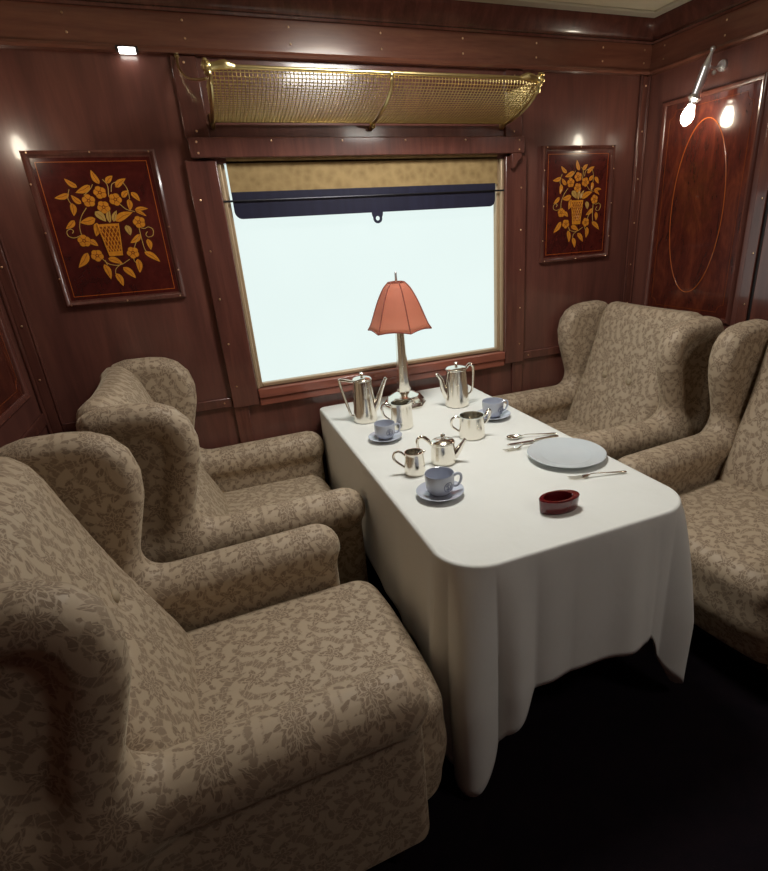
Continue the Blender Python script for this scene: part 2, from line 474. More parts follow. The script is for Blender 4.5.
# window: casing, sill, pane
win = bpy.data.objects.new('window_1', None); COL.objects.link(win); struct(win); win.location = (0, 0, WZ0)
def wl(o): o.matrix_parent_inverse = Matrix.Translation((0, 0, -WZ0)); return o
wl(MB().box((-WX-.01, .045, WZ0-.01), (WX+.01, .055, WZ1+.01)).build('pane', GLOW, win, smooth=False))
fr = MB()
for s in (-1, 1):
    fr.box((s*(WX-.026), .012, WZ0), (s*WX, .045, WZ1))
    fr.box((s*(WX-.012), -.008, WZ0), (s*(WX+.004), .012, WZ1))
fr.box((-WX+.026, .012, WZ0), (WX-.026, .045, WZ0+.018))
wl(fr.build('inner_frame', FRAMEIN, win, bevel=.004))
ca = MB()
for s in (-1, 1):
    ca.box((s*(WX+.004), -.026, .80), (s*.765, 0, 1.80))
wl(ca.build('casing', W_TRIM, win, bevel=.004))
si = MB().box((-WX-.002, -.030, WZ0-.042), (WX+.002, .012, WZ0)); si.box((-WX-.002, -.022, .79), (WX+.002, 0, WZ0-.042))
wl(si.build('window_sill', W_SILL_LIT, win, bevel=.005))
# little brackets under the header beam
for s in (1,):
    m = MB().prism([(s*.668, 1.806), (s*.722, 1.806), (s*.722, 1.785), (s*.700, 1.770), (s*.686, 1.745), (s*.670, 1.742)], -.05, -.026, 'y')
    wl(m.build('corbel', W_TRIM, win, bevel=.003))
sc = []
for s in (-1, 1):
    sc += [(s*.735, -.027, z) for z in (.90, 1.09, 1.28, 1.47, 1.66)]
base = None
for p in sc:
    m = MB().sphere((0, 0, 0), .0042, 10, (1, .5, 1)); o = m.build('screw', SCREW, win); o.location = (p[0], p[1], p[2]-WZ0)

# stiles, header, rails
def strip(name, a, b, mat=W_TRIM, bev=.004): return struct(MB().box(a, b).build(name, mat, bevel=bev))
hd = strip('trim_8', (-.74, -.045, 1.806), (.74, 0, 1.876))
screws(hd, [(x, -.046, z) for x in (-.71, .71) for z in (1.822, 1.86)]+[(x, -.046, 1.862) for x in (-.43, -.14, .14, .43)], 'y')
n_ = 9
for s in (-1, 1):
    o = strip('trim_%d' % n_, (s*.655, -.014, 1.876), (s*.745, 0, FZ0)); n_ += 1
    screws(o, [(s*.70, -.015, 1.90), (s*.70, -.015, 2.12)], 'y')
    strip('trim_%d' % n_, (s*.70, -.014, 0), (s*.765, 0, .80)); n_ += 1
    o = strip('trim_%d' % n_, (s*.765, -.014, .806), (s*1.44, 0, .850)); n_ += 1
    screws(o, [(s*.80, -.015, .828), (s*1.1, -.015, .828), (s*1.38, -.015, .828)], 'y')
    o = strip('trim_%d' % n_, (s*1.44, -.014, 0), (s*1.478, 0, FZ0)); n_ += 1
    screws(o, [(s*1.46, -.015, z) for z in (1.04, 1.25, 1.465, 1.68, 1.9, 2.1)], 'y')
    struct(MB().tube([(s*1.435, -.010, .85), (s*1.435, -.010, FZ0)], .006, 8).build('trim_%d' % n_, W_TRIM)); n_ += 1
    struct(MB().tube([(s*1.484, -.009, 0), (s*1.484, -.009, FZ0)], .009, 8).build('trim_%d' % n_, W_TRIM)); n_ += 1
strip('trim_%d' % n_, (-.70, -.014, 0), (.70, 0, .10)); n_ += 1
b1 = MB().box((-XR, -.02, 0), (-.72, 0, .10)).build('baseboard_back', W_TRIM, bevel=.004); struct(b1)

# side-wall panelling: raised moulding, oval line, pilaster strip
for s, side in ((1, 'right'), (-1, 'left')):
    X = s*XR
    d = lambda k: X-s*k
    y0, y1, zb, zt = -.112, -.668, .995, 2.012
    # moulded frame
    prof = [(0, 0), (.010, .002), (.016, .010), (.012, .020), (.004, .026), (0, .026)]   # depth, across
    m = MB()
    cor = [(y0, zt, -1, -1), (y1, zt, 1, -1), (y1, zb, 1, 1), (y0, zb, -1, 1)]
    V = []; F = []
    for (y, z, sy, sz) in cor:
        for dp, ac in prof: V.append((d(dp), y+sy*ac, z+sz*ac))
    k = len(prof)
    for i in range(4):
        j = (i+1) % 4
        for q in range(k-1): F.append((i*k+q, i*k+q+1, j*k+q+1, j*k+q))
    m.add(V, F)
    pn = struct(m.build('trim_%d' % n_, W_TRIM, ang=50)); n_ += 1
    # flame-figured panel field set in the frame
    MB().box((d(0), y0-.026, zb+.026), (d(.002), y1+.026, zt-.026)).build('panel', W_FLAME, pn, smooth=False)
    # inlay: oval and outer line with cut corners
    c = (-.388, 1.512)
    ov = [(d(.0025), c[0]+.152*math.cos(t*2*PI/96), c[1]+.385*math.sin(t*2*PI/96)) for t in range(96)]
    MB().loop(ov, .0020, 6).build('oval_inlay', INLAY, pn)
    L = []
    ya, yb, za, zb2, rr = y0-.052, y1+.052, zt-.052, zb+.052, .035
    for (cy_, cz_, a0) in ((ya, za, 180), (yb, za, 270), (yb, zb2, 0), (ya, zb2, 90)):
        for q in range(9):
            a = math.radians(a0+ (90*q/8))
            # concave corners
            L.append((d(.0022), cy_+rr*math.cos(a)*1.0, cz_+rr*math.sin(a)))
    L2 = []
    seq = [(ya, za, 180, 270), (yb, za, 270, 360), (yb, zb2, 0, 90), (ya, zb2, 90, 180)]
    for (cy_, cz_, a0, a1) in seq:
        pts = [(d(.0022), cy_+rr*math.cos(math.radians(a0+(a1-a0)*q/8)), cz_+rr*math.sin(math.radians(a0+(a1-a0)*q/8))) for q in range(9)]
        L2.append(pts)
    # order the corner arcs so the line runs round the panel
    path = L2[0][::-1] if False else []
    for i, pts in enumerate(L2):
        nxt = L2[(i+1) % 4]
        path += pts[::-1] if i in (0, 1, 2, 3) else pts
    # simple closed polyline, corners rounded inward
    MB().loop(path, .0011, 5).build('border_inlay', BROWNLEAF, pn)
    st = struct(MB().box((X, -.752, 0), (d(.012), -.700, FZ0)).build('trim_%d' % n_, W_TRIM, bevel=.003)); n_ += 1
    screws(st, [(d(.013), -.735, z) for z in (1.10, 1.32, 1.54, 1.76, 1.98)], 'x')
    struct(MB().box((X, -.772, 0), (d(.003), -.752, FZ0)).build('trim_%d' % n_, DARKGAP, smooth=False)); n_ += 1
    # next panel towards the camera
    st = struct(MB().box((X, -.86, 0), (d(.016), -.772, FZ0)).build('trim_%d' % n_, W_TRIM, bevel=.004)); n_ += 1
    rl = struct(MB().box((X, -.700, .86), (d(.012), -.02, .91)).build('trim_%d' % n_, W_TRIM, bevel=.004)); n_ += 1

# ------------------------------------------------------------------ plaques
PX0, PX1, PZ0, PZ1 = .862, 1.298, 1.302, 1.841
PW, PH = PX1-PX0, PZ1-PZ0
# inlay drawing in plaque units: u to the right, v down, 0..1 across the inner panel
FL = [(0.499, 0.223, 0.058), (0.379, 0.279, 0.058), (0.624, 0.277, 0.058), (0.499, 0.33, 0.058), (0.797, 0.453, 0.058), (0.24, 0.572, 0.058), (0.322, 0.689, 0.058), (0.666, 0.685, 0.058)]
LV = [((0.513, 0.161), (0.467, 0.061), 0.028, 0), ((0.307, 0.181), (0.213, 0.117), 0.024, 0), ((0.578, 0.157), (0.651, 0.105), 0.026, 0), ((0.654, 0.189), (0.766, 0.127), 0.028, 0), ((0.426, 0.171), (0.279, 0.219), 0.03, 0), ((0.219, 0.228), (0.083, 0.252), 0.026, 0), ((0.305, 0.298), (0.234, 0.235), 0.026, 0), ((0.223, 0.292), (0.209, 0.386), 0.028, 0), ((0.692, 0.263), (0.767, 0.215), 0.026, 0), ((0.786, 0.229), (0.851, 0.297), 0.026, 0), ((0.748, 0.279), (0.736, 0.364), 0.026, 0), ((0.784, 0.36), (0.911, 0.355), 0.02, 0), ((0.787, 0.366), (0.88, 0.411), 0.016, 0), ((0.576, 0.437), (0.756, 0.376), 0.036, 0), ((0.409, 0.36), (0.487, 0.437), 0.036, 2), ((0.395, 0.411), (0.246, 0.435), 0.036, 0), ((0.202, 0.418), (0.106, 0.477), 0.026, 0), ((0.664, 0.472), (0.683, 0.551), 0.03, 2), ((0.781, 0.548), (0.665, 0.609), 0.028, 0), ((0.838, 0.586), (0.847, 0.673), 0.026, 0), ((0.779, 0.685), (0.913, 0.773), 0.03, 0), ((0.695, 0.736), (0.686, 0.848), 0.03, 0), ((0.417, 0.716), (0.544, 0.767), 0.03, 0), ((0.365, 0.76), (0.393, 0.881), 0.03, 0), ((0.455, 0.837), (0.494, 0.944), 0.03, 0), ((0.536, 0.794), (0.634, 0.889), 0.032, 0), ((0.283, 0.569), (0.355, 0.616), 0.028, 0), ((0.242, 0.664), (0.122, 0.772), 0.034, 0), ((0.398, 0.443), (0.36, 0.544), 0.034, 0), ((0.519, 0.448), (0.547, 0.324), 0.022, 2), ((0.557, 0.44), (0.61, 0.358), 0.022, 2)]
STEMS = [[(0.34, 0.33), (0.274, 0.392), (0.234, 0.464), (0.23, 0.534)], [(0.228, 0.529), (0.158, 0.546), (0.11, 0.529), (0.108, 0.495), (0.145, 0.479), (0.167, 0.494), (0.152, 0.512)], [(0.801, 0.497), (0.835, 0.504), (0.874, 0.494), (0.912, 0.515), (0.9, 0.559), (0.852, 0.571), (0.833, 0.551), (0.855, 0.528)], [(0.354, 0.707), (0.408, 0.759), (0.51, 0.775), (0.619, 0.735)], [(0.525, 0.766), (0.466, 0.802), (0.449, 0.84)], [(0.382, 0.728), (0.393, 0.767)], [(0.451, 0.163), (0.417, 0.198), (0.347, 0.24)], [(0.552, 0.129), (0.583, 0.175), (0.569, 0.256)], [(0.603, 0.22), (0.625, 0.167), (0.671, 0.15)], [(0.729, 0.151), (0.758, 0.206), (0.759, 0.279)], [(0.231, 0.193), (0.199, 0.254), (0.215, 0.303)], [(0.646, 0.304), (0.702, 0.352), (0.778, 0.373)], [(0.782, 0.496), (0.781, 0.564), (0.788, 0.662), (0.814, 0.699)], [(0.76, 0.553), (0.698, 0.637), (0.671, 0.685)], [(0.659, 0.724), (0.662, 0.754), (0.693, 0.776)]]
def make_plaque():
    root = thing('marquetry_plaque', '', 'plaque', (0, 0, 0))
    w, h = PW/2, PH/2
    prof = [(0, 0), (.016, .001), (.021, .008), (.017, .015), (.011, .018), (.010, .024), (0, .024)]
    V = []; F = []; k = len(prof)
    for sx, sz in ((-1, 1), (1, 1), (1, -1), (-1, -1)):
        for dp, ac in prof: V.append((sx*(w-ac), -dp, sz*(h-ac)))
    for i in range(4):
        j = (i+1) % 4
        for q in range(k-1): F.append((i*k+q, i*k+q+1, j*k+q+1, j*k+q))
    f = MB().add(V, F).build('frame', W_TRIM, root, ang=50)
    for (sx, sz) in [(a, b) for a in (-.9, 0, .9) for b in (-1, 1)]+[(a, b) for a in (-1, 1) for b in (-.6, -.0, .6)]:
        x = sx*(w-.008) if abs(sx) == 1 else sx*w; z = sz*(h-.008) if abs(sz) == 1 else sz*h
        MB().sphere((x, -.021, z), .0032, 8, (1, .5, 1)).build('screw', SCREW, f)
    MB().box((-w+.022, -.008, -h+.022), (w-.022, 0, h-.022)).build('panel', W_PANEL, root, smooth=False)
    m = MB(); a, b_ = w-.036, h-.036; t = .0022
    for (p, q) in (((-a, b_-t), (a, b_)), ((-a, -b_), (a, -b_+t)), ((-a, -b_+t), (-a+t, b_-t)), ((a-t, -b_+t), (a, b_-t))):
        m.box((p[0], -.0085, p[1]), (q[0], -.007, q[1]))
    m.build('border_inlay', INLAY, root, smooth=False)
    iw, ih = 2*a, 2*b_
    T = lambda u, v: (-a+u*iw, b_-v*ih)
    # leaves, stems and flowers
    m = MB()
    def lens(p0, p1, wd, y):
        p0 = Vector(p0); p1 = Vector(p1); dd = p1-p0; L = dd.length; n = Vector((-dd.y, dd.x))/L
        n8 = 9; up = []; dn = []
        for i in range(n8):
            t_ = i/(n8-1); ww = wd*(math.sin(PI*t_**.72))**.85 if 0 < t_ < 1 else 0
            c = p0+dd*t_+n*math.sin(PI*t_)*L*.06
            up.append(c+n*ww); dn.append(c-n*ww)
        return up, dn
    def flatpoly(pts, y0):
        n = len(pts)
        m.add([(p[0], -y0, p[1]) for p in pts]+[(p[0], -.0075, p[1]) for p in pts], [tuple(range(n))]+[(i, (i+1) % n, (i+1) % n+n, i+n) for i in range(n)])
    for pts in STEMS:
        q = catmull([Vector((*T(*p), 0)) for p in pts], 8)
        m.mi = 2; m.tube([(p.x, -.0085, p.y) for p in q], .0014, 5)
    for (p0, p1, wd, kk) in LV:
        a0, a1 = T(*p0), T(*p1)
        up, dn = lens(a0, a1, wd*iw, 0)
        m.mi = kk
        flatpoly(up+dn[::-1][1:-1], .0092)
        m.mi = 1
        m.tube([(p.x, -.0093, p.y) for p in (Vector(a0)*.9+Vector(a1)*.1, (Vector(a0)+Vector(a1))/2+Vector((-(Vector(a1)-Vector(a0)).y, (Vector(a1)-Vector(a0)).x))*.05, Vector(a0)*.2+Vector(a1)*.8)], .0007, 4)
    for (u, v, r) in FL:
        cx, cz = T(u, v); r = r*iw
        ph = random.random()*6
        pts = []
        for q in range(60):
            t_ = 2*PI*q/60; R = r*(.80+.22*abs(math.cos(2.5*(t_+ph)))**.7)
            pts.append((cx+R*math.cos(t_), cz+R*math.sin(t_)))
        m.mi = 1; flatpoly([(cx+(p[0]-cx)*1.06, cz+(p[1]-cz)*1.06) for p in pts], .0094)
        m.mi = 0; flatpoly(pts, .0098)
        m.mi = 1
        for q in range(5):
            t_ = -ph+PI/5+2*PI*q/5+PI/5*0
            m.tube([(cx+r*.25*math.cos(t_), -.0099, cz+r*.25*math.sin(t_)), (cx+r*.75*math.cos(t_), -.0099, cz+r*.75*math.sin(t_))], .0009, 4)
        cc = [(cx+r*.30*math.cos(2*PI*q/16), cz+r*.30*math.sin(2*PI*q/16)) for q in range(16)]
        m.mi = 1; flatpoly(cc, .0101)
        m.mi = 0; flatpoly([(cx+(p[0]-cx)*.5, cz+(p[1]-cz)*.5) for p in cc], .0104)
    m.build('floral_inlay', [GOLDLEAF, BROWNLEAF, PALELEAF], root, smooth=False)
    # basket
    m = MB()
    TL, TR, BR, BL = T(.40, .455), T(.595, .455), T(.56, .70), T(.44, .70)
    def fp(pts, y0): 
        n = len(pts); m.add([(p[0], -y0, p[1]) for p in pts]+[(p[0], -.0075, p[1]) for p in pts], [tuple(range(n))]+[(i, (i+1) % n, (i+1) % n+n, i+n) for i in range(n)])
    m.mi = 1; fp([TL, TR, BR, BL], .0105)
    def lerp(u, v):
        l = Vector(TL)*(1-v)+Vector(BL)*v; r = Vector(TR)*(1-v)+Vector(BR)*v; return l*(1-u)+r*u
    m.mi = 0
    for q in range(-3, 6):
        for sgn in (1, -1):
            P = []
            for k_ in range(9):
                v = k_/8; u = (q/5+v*.6) if sgn > 0 else (1-q/5-v*.6)
                if 0 <= u <= 1: p = lerp(u, .08+v*.78); P.append((p.x, -.0112, p.y))
            if len(P) > 1: m.tube(P, .0016, 5)
    for (v0, v1) in ((.0, .08), (.86, 1.0)):
        p = [lerp(-.03, v0), lerp(1.03, v0), lerp(1.03, v1), lerp(-.03, v1)]; m.mi = 0; fp([tuple(x) for x in p], .0118)
    for u in (0, 1): m.tube([(*(lambda p: (p.x, -.0112, p.y))(lerp(u, v)),) for v in (0, .5, 1)], .0022, 5)
    m.build('basket_inlay', [GOLDLEAF, BROWNLEAF], root, smooth=False)
    return root
def copy_tree(o, parent=None):
    c = o.copy(); COL.objects.link(c)
    if parent: c.parent = parent
    for ch in list(o.children): copy_tree(ch, c)
    return c
pl = make_plaque(); pl.location = (-(PX0+PX1)/2, 0, (PZ0+PZ1)/2)
pl['label'] = 'marquetry plaque of a flower basket on the wall left of the window'
pr = copy_tree(pl); pr.location = ((PX0+PX1)/2, 0, (PZ0+PZ1)/2)
pr['label'] = 'marquetry plaque of a flower basket between window and right corner'
pl['group'] = pr['group'] = 'marquetry flower plaques'

# ------------------------------------------------------------------ blind
bl = thing('roller_blind', 'beige patterned roller blind with dark navy hem, pulled slightly down over window', 'blind', (0, .0, 1.80))
MB().box((-.612, .000, -.118), (.618, .003, .006)).build('fabric', BLIND, bl, smooth=False)
pts = [(-.612, -.114), (-.612, -.185)]
for q in range(1, 9): a = PI+PI/2*q/8; pts.append((-.582+.03*math.cos(a)*1.0, -.185+.03*math.sin(a)))
for q in range(0, 9): a = -PI/2+PI/2*q/8; pts.append((.572+.03*math.cos(a), -.185+.03*math.sin(a)))
pts.append((.604, -.114))
hem = MB().prism(pts, -.004, -.0015, 'y').build('navy_hem', NAVY, bl, smooth=False)
tabm = MB(); V = []; F = []; nn_ = 40
for q in range(nn_):
    a_ = 2*PI*q/nn_; ca, sa_ = math.cos(a_), math.sin(a_)
    ro = .021 if sa_ < .2 else .021+.022*((sa_-.2)/.8)**1.5+abs(ca)*.012*(sa_ > .2)*(sa_-.2)
    for (rr_, yy_) in ((.0095, -.0045), (ro, -.0045), (ro, -.0015), (.0095, -.0015)):
        V.append((rr_*ca, yy_, min(-.2145+.004, -.240+rr_*sa_)))
for q in range(nn_):
    w_ = (q+1) % nn_
    for k_ in range(4): F.append((q*4+k_, w_*4+k_, w_*4+(k_+1) % 4, q*4+(k_+1) % 4))
tabm.add(V, F).build('pull_tab', NAVY, bl)
MB().tube([(-.655, -.008, -.147), (.655, -.008, -.147)], .004, 8).build('rod', RODM, bl)
MB().tube([(-.61, .004, .008), (.615, .004, .008)], .012, 12).build('roller', BLIND, bl)

# ------------------------------------------------------------------ luggage rack
rk = thing('luggage_rack', 'long brass luggage rack with woven wire trough above the window', 'luggage rack', (0, 0, 1.93))
RX = .636
arc = [(-.300, .112), (-.296, .086), (-.262, .060), (-.195, .031), (-.105, .009), (-.030, .000)]
arcP = catmull([Vector((0, y, z)) for y, z in arc], 6)
m = MB()
nx = 92
for i in range(nx+1):
    x = -RX+2*RX*i/nx
    m.tube([(x, p.y, p.z) for p in arcP[::2]], .0017, 4, up=(1, 0, 0))
# lengthwise wires at even arc length
Ls = [0]
for a, b2 in zip(arcP, arcP[1:]): Ls.append(Ls[-1]+(b2-a).length)
nl = 24
for k in range(nl+1):
    L = Ls[-1]*k/nl
    j = max(i for i in range(len(Ls)) if Ls[i] <= L+1e-9); j = min(j, len(Ls)-2)
    t_ = (L-Ls[j])/(Ls[j+1]-Ls[j]); p = arcP[j].lerp(arcP[j+1], t_)
    m.tube([(-RX, p.y, p.z), (RX, p.y, p.z)], .0017, 4)
m.build('wire_mesh', BRASS_W, rk, smooth=False)
# end screens
for s in (-1, 1):
    m = MB(); x = s*RX
    for k in range(1, 24):
        y = -.300+.27*k/24
        zz = np.interp(y, [p.y for p in arcP], [p.z for p in arcP])
        m.tube([(x, y, zz), (x, y, .112)], .0011, 4)
    for k in range(1, 10):
        z = .012*k+.005
        yy = np.interp(-z, [-p.z for p in arcP], [p.y for p in arcP])
        m.tube([(x, yy, z), (x, -.012, z)], .0011, 4)
    m.build('end_screen', BRASS_W, rk, smooth=False)
    e = MB(); e.tube([(x+s*.004, p.y-.003, p.z-.004) for p in arcP], [.008-.003*abs(i/len(arcP)-.5) for i in range(len(arcP))], 8)
    e.tube([(x, -.03, .0), (x, -.006, -.016), (x, -.006, .03)], .009, 8, smooth=4)
    # leafy scroll casting at the rail end
    e.sphere((x+s*.008, -.300, .112), .019, 12)
    for q in range(5): a = q*1.2; e.sphere((x+s*.012, -.300+.018*math.cos(a), .112+.018*math.sin(a)), .009, 8)
    e.tube([(x-s*.08, -.300, .114), (x-s*.05, -.303, .118), (x-s*.02, -.302, .114), (x+s*.01, -.30, .108)], [.009, .015, .012, .014], 10, smooth=4)
    e.tube([(x, -.302, .09), (x+s*.006, -.296, .07), (x, -.285, .07)], .008, 8, smooth=3)
    e.build('end_bracket', BRASS, rk)
e = MB(); e.tube([(.0, p.y-.004, p.z-.005) for p in arcP], .0065, 8, up=(1, 0, 0)); e.sphere((0, -.302, .106), .012, 10); e.sphere((0, -.035, -.012), .013, 10)
e.tube([(0, -.04, -.006), (0, -.004, -.02)], .009, 8)
e.build('centre_bracket', BRASS, rk)
MB().tube([(-RX-.01, -.300, .113), (RX+.01, -.300, .113)], .0075, 12).build('front_rail', BRASS, rk)
MB().tube([(-RX, -.026, .002), (RX, -.026, .002)], .005, 8).build('lower_rail', BRASS, rk)
MB().tube([(-.72, -.02, .205), (-.722, -.05, .165), (-.705, -.10, .125), (-.675, -.16, .105), (-.645, -.20, .10)], .0045, 8, smooth=6).sphere((-.72, -.018, .208), .009, 8).build('stay', BRASS, rk)

# ------------------------------------------------------------------ sconces, led light, added ceiling lamps
def make_sconce():
    r = thing('wall_torch_lamp', '', 'wall lamp', (0, 0, 0))     # wall at x=0, lamp towards -x
    top = Vector((-.088, -.012, .235)); bot = Vector((-.117, .037, .045))
    A = lambda t_: top.lerp(bot, t_)
    m = MB(); m.tube([(0, 0, .185), (-.012, 0, .185)], .022, 20); m.tube([(-.012, 0, .185), (-.018, 0, .185)], .018, 16)
    m.build('wall_plate', CHROME, r)
    m = MB(); p = A(.28); m.tube([(-.015, 0, .185), (-.05, -.0, .175), tuple(p)], [.007, .006, .008], 10, smooth=5); m.sphere((-.05, 0, .158), .010, 10); m.build('arm', CHROME, r)
    m = MB(); m.sphere(tuple(A(-.02)), .011, 12)
    m.tube([A(t_) for t_ in (0, .06, .10, .28, .30)], [.005, .007, .008, .017, .018], 14)
    P = [A(.30+.5*q/8) for q in range(9)]; m.tube(P, .019, 14)
    for q in range(4): m.tube([A(.32+.15*q), A(.335+.15*q)], .0205, 14)
    m.tube([A(.80), A(.83), A(.86), A(.88), A(.95), A(1.0)], [.018, .021, .027, .029, .015, .015], 18)
    m.build('torch_body', CHROME, r)
    dirn = (bot-top).normalized(); m = MB()
    P = [bot+dirn*t_ for t_ in (-.002, .014, .032, .050, .066, .078, .084)]
    m.tube(P, [.012, .018, .025, .027, .022, .012, .002], 18); m.build('bulb', BULB, r)
    return r
s1 = make_sconce(); s1.location = (XR, -.436, 1.90)
s1['label'] = 'chrome torch wall lamp with lit bulb high on the right wall'
s2 = thing('wall_torch_lamp', 'chrome torch wall lamp with lit bulb high on the left wall', 'wall lamp', (-XR, -.436, 1.90))
for ch in s1.children:
    c = ch.copy(); c.data = ch.data.copy()
    for v in c.data.vertices: v.co.x *= -1
    c.data.flip_normals(); COL.objects.link(c); c.parent = s2
s1['group'] = s2['group'] = 'torch wall lamps'

led = thing('spot_strip_light', 'small lit strip light under the frieze above left plaque', 'light', (-.880, -.030, 2.146))
MB().box((-.036, -.014, -.006), (.036, .020, .010)).build('housing', DARKGAP, led, bevel=.002)
MB().box((-.026, -.0165, -.010), (.026, .008, .004)).build('diffuser', LEDM, led, smooth=False)

for lx_, ly_, lab in ((.85, -2.85, 'added round glass fill lamp, unseen, over the aisle behind the camera'), (0, -.80, 'added round glass fill lamp, unseen, above the dining table')):
  cl = thing('added_ceiling_lamp', lab, 'added fill lamp', (lx_, ly_, ZC))  # both lamps are added out of view to brighten the room
  MB().lathe([(.20, 0), (.20, -.02), (.185, -.025)], 32).build('rim', BRASS, cl)
  MB().lathe([(.18, -.02), (.16, -.05), (.10, -.07), (0, -.078)], 32).build('glass_bowl', ADDED_LAMP, cl)

# ------------------------------------------------------------------ chairs
YA = .345
WING = [(-.115, .40), (-.100, .58), (-.092, .66), (-.084, .72), (-.060, .80), (-.036, .88), (-.030, .95), (-.044, 1.01), (-.080, 1.055), (-.125, 1.078), (-.18, 1.086), (-.27, 1.088), (-.320, 1.075), (-.350, 1.03), (-.345, .40)]
def make_chair():
    r = thing('wing_armchair', '', 'armchair')
    # seat
    def seat(X, Y, Z):
        bow = X+.022*(np.abs(Y)/.30)**3                     # bowed front
        d = sd_box(bow, Y, Z-.018*np.cos(np.clip(Y/.30, -1, 1)*PI/2)*np.cos(np.clip((X-.15)/.35, -1, 1)*PI/2), (.190, 0, .345), (.375, .300, .125), .072)
        low = sd_box(bow, Y, Z, (.12, 0, .24), (.425, .315, .105), .06)
        return smin(d, low, .05)
    sdf_obj('seat', seat, (-.30, -.35, .11), (.58, .35, .52), DAMASK, r)
    # back cushion
    inner = [(.010, .30), (.016, .44), (-.015, .53), (-.064, .64), (-.108, .74), (-.145, .84), (-.175, .93), (-.200, 1.01), (-.222, 1.055), (-.255, 1.085), (-.30, 1.088), (-.335, 1.06), (-.345, 1.0), (-.33, .60), (-.32, .30)]
    btn = [(-.113, .085, .755), (-.113, -.085, .755)]
    def back(X, Y, Z):
        hw = .285+.03*np.clip((Z-.45)/.6, 0, 1)
        d2 = sd_poly(X+.03*(np.abs(Y)/.30)**2.5, Z, inner)
        d = rnd_extrude(d2, Y*.295/hw, .295, .07)
        for bx, by, bz in btn:
            q = np.sqrt(((X-bx-.020)/.8)**2+(Y-by)**2+(Z-bz)**2)-.030
            d = smax(d, -q, .045)
        return d
    bk = sdf_obj('backrest', back, (-.50, -.34, .28), (.06, .34, 1.13), DAMASK, r)
    for bx, by, bz in btn:
        MB().sphere((bx-.012, by, bz-.004), .019, 16, (.62, 1, 1)).build('button', BTN, bk)
    # outer back
    ob = [(-.25, .13), (-.27, .60), (-.30, 1.03), (-.325, 1.06), (-.350, 1.045), (-.358, .60), (-.355, .13)]
    def outer(X, Y, Z): return rnd_extrude(sd_poly(X, Z, ob), Y, .355, .03)
    sdf_obj('back_panel', outer, (-.42, -.40, .11), (-.22, .40, 1.11), DAMASK, r, h=.013)
    for s in (1, -1):
        def armf(X, Y, Z, s=s):
            y = Y*s
            roll = sd_cap(X, y, Z, (-.20, YA-.004, .574), (.400, YA-.004, .574), .072, .076)
            pan = sd_box(X, y, Z, (.035, YA-.012, .34), (.420, .050, .215), .035)
            return smin(roll, pan, .014)
        def wing(X, Y, Z, s=s):
            y = Y*s
            yc = YA-.012+.010*np.clip((Z-.60)/.5, 0, 1)
            d2 = sd_poly(X, Z, WING)
            slab = rnd_extrude(d2+.010, y-yc, .036, .034)
            roll = np.sqrt((d2+.050)**2+(y-yc-.024)**2)-.048
            roll = np.maximum(roll, np.maximum(.50-Z, -.33-X))
            w_ = smin(slab, roll, .022)
            return smin(w_, armf(X, Y, Z), .085)
        V, F = surf(wing, (-.42, -.46 if s < 0 else .24, .10), (.52, -.24 if s < 0 else .46, 1.12), .010)
        VN = vnormals(V, F); cen = V[F].mean(1)
        isarm = (cen[:, 0] > -.03) & (cen[:, 2] < .70)
        for nm, sel in (('wing', ~isarm), ('armrest', isarm)):
            Fs = F[sel]; ids = np.unique(Fs); mp = np.zeros(len(V), int); mp[ids] = np.arange(len(ids))
            sdf_obj(nm, None, None, None, DAMASK, r, arm=s*YA, geo=(V[ids], mp[Fs], VN[ids]))
        # welt line on the outside of the wing
        wl_ = [(x*.80-.055, YA+.0245, .66+(z-.66)*.80) for x, z in WING[3:12]]
        MB().tube([(x, s*y, z) for x, y, z in wl_], .0035, 6, smooth=4).build('welt', DAMASK, r)
    MB().box((-.33, -.33, .10), (.42, .33, .20)).build('base_frame', DARKWOOD, r, bevel=.01)
    for x in (-.29, .38):
        for y in (-.30, .30):
            MB().lathe([(.016, 0), (.020, .01), (.026, .11)], 14, (x, y, 0)).build('leg', DARKWOOD, r)
    return r
BTN = simple('button_cloth', srgb(166, 150, 124), .7, nz=.05, nscale=150)
ch = make_chair()
SP = [(-1.008, -1.338, .035, 'wing armchair filling the lower left corner, nearest the camera'),
      (-.870, -.430, 0, 'left-hand wing armchair beside the window wall, seen from behind its near wing'),
      (.928, -.430, PI, 'right-hand wing armchair in the corner by the window, back and two buttons visible'),
      (1.040, -1.350, PI+.09, 'wing armchair cut off by the right edge of the photo')]
CH = [ch]+[copy_tree(ch) for _ in range(3)]
for i, (x, y, rz, lab) in enumerate(SP):
    o = CH[i]
    o.location = (x, y, 0); o.rotation_euler = (0, 0, rz); o['label'] = lab; o['group'] = 'damask wing armchairs round the table'
    for c_ in o.children:
        if c_.name.startswith('seat'): c_.location.x -= (-.006, .11, .045, .07)[i]      # each loose seat pushed back by the table cloth

# ------------------------------------------------------------------ table and cloth
TX0, TX1, TY0, TZ = -.385, .395, -1.537, .735
tb = thing('dining_table', 'dining table hidden beneath the long white cloth', 'table', (0, -.78, 0))
tp = []
for cx_, cy_, a0 in ((TX1-.14, -.61, 270), (TX1-.05, .69, 0), (TX0+.05, .69, 90), (TX0+.14, -.61, 180)):
    rr_ = .13 if cy_ < 0 else .04
    tp += [(cx_+rr_*math.cos(math.radians(a0+q*9)), cy_+rr_*math.sin(math.radians(a0+q*9))) for q in range(11)]
MB().prism(tp, TZ-.03, TZ-.004, 'z').build('tabletop', DARKWOOD, tb)
for x in (-.27, .27):
    for y in (-.50, .50): MB().box((x-.025, y-.025, 0), (x+.025, y+.025, TZ-.03)).build('leg', DARKWOOD, tb, bevel=.004)

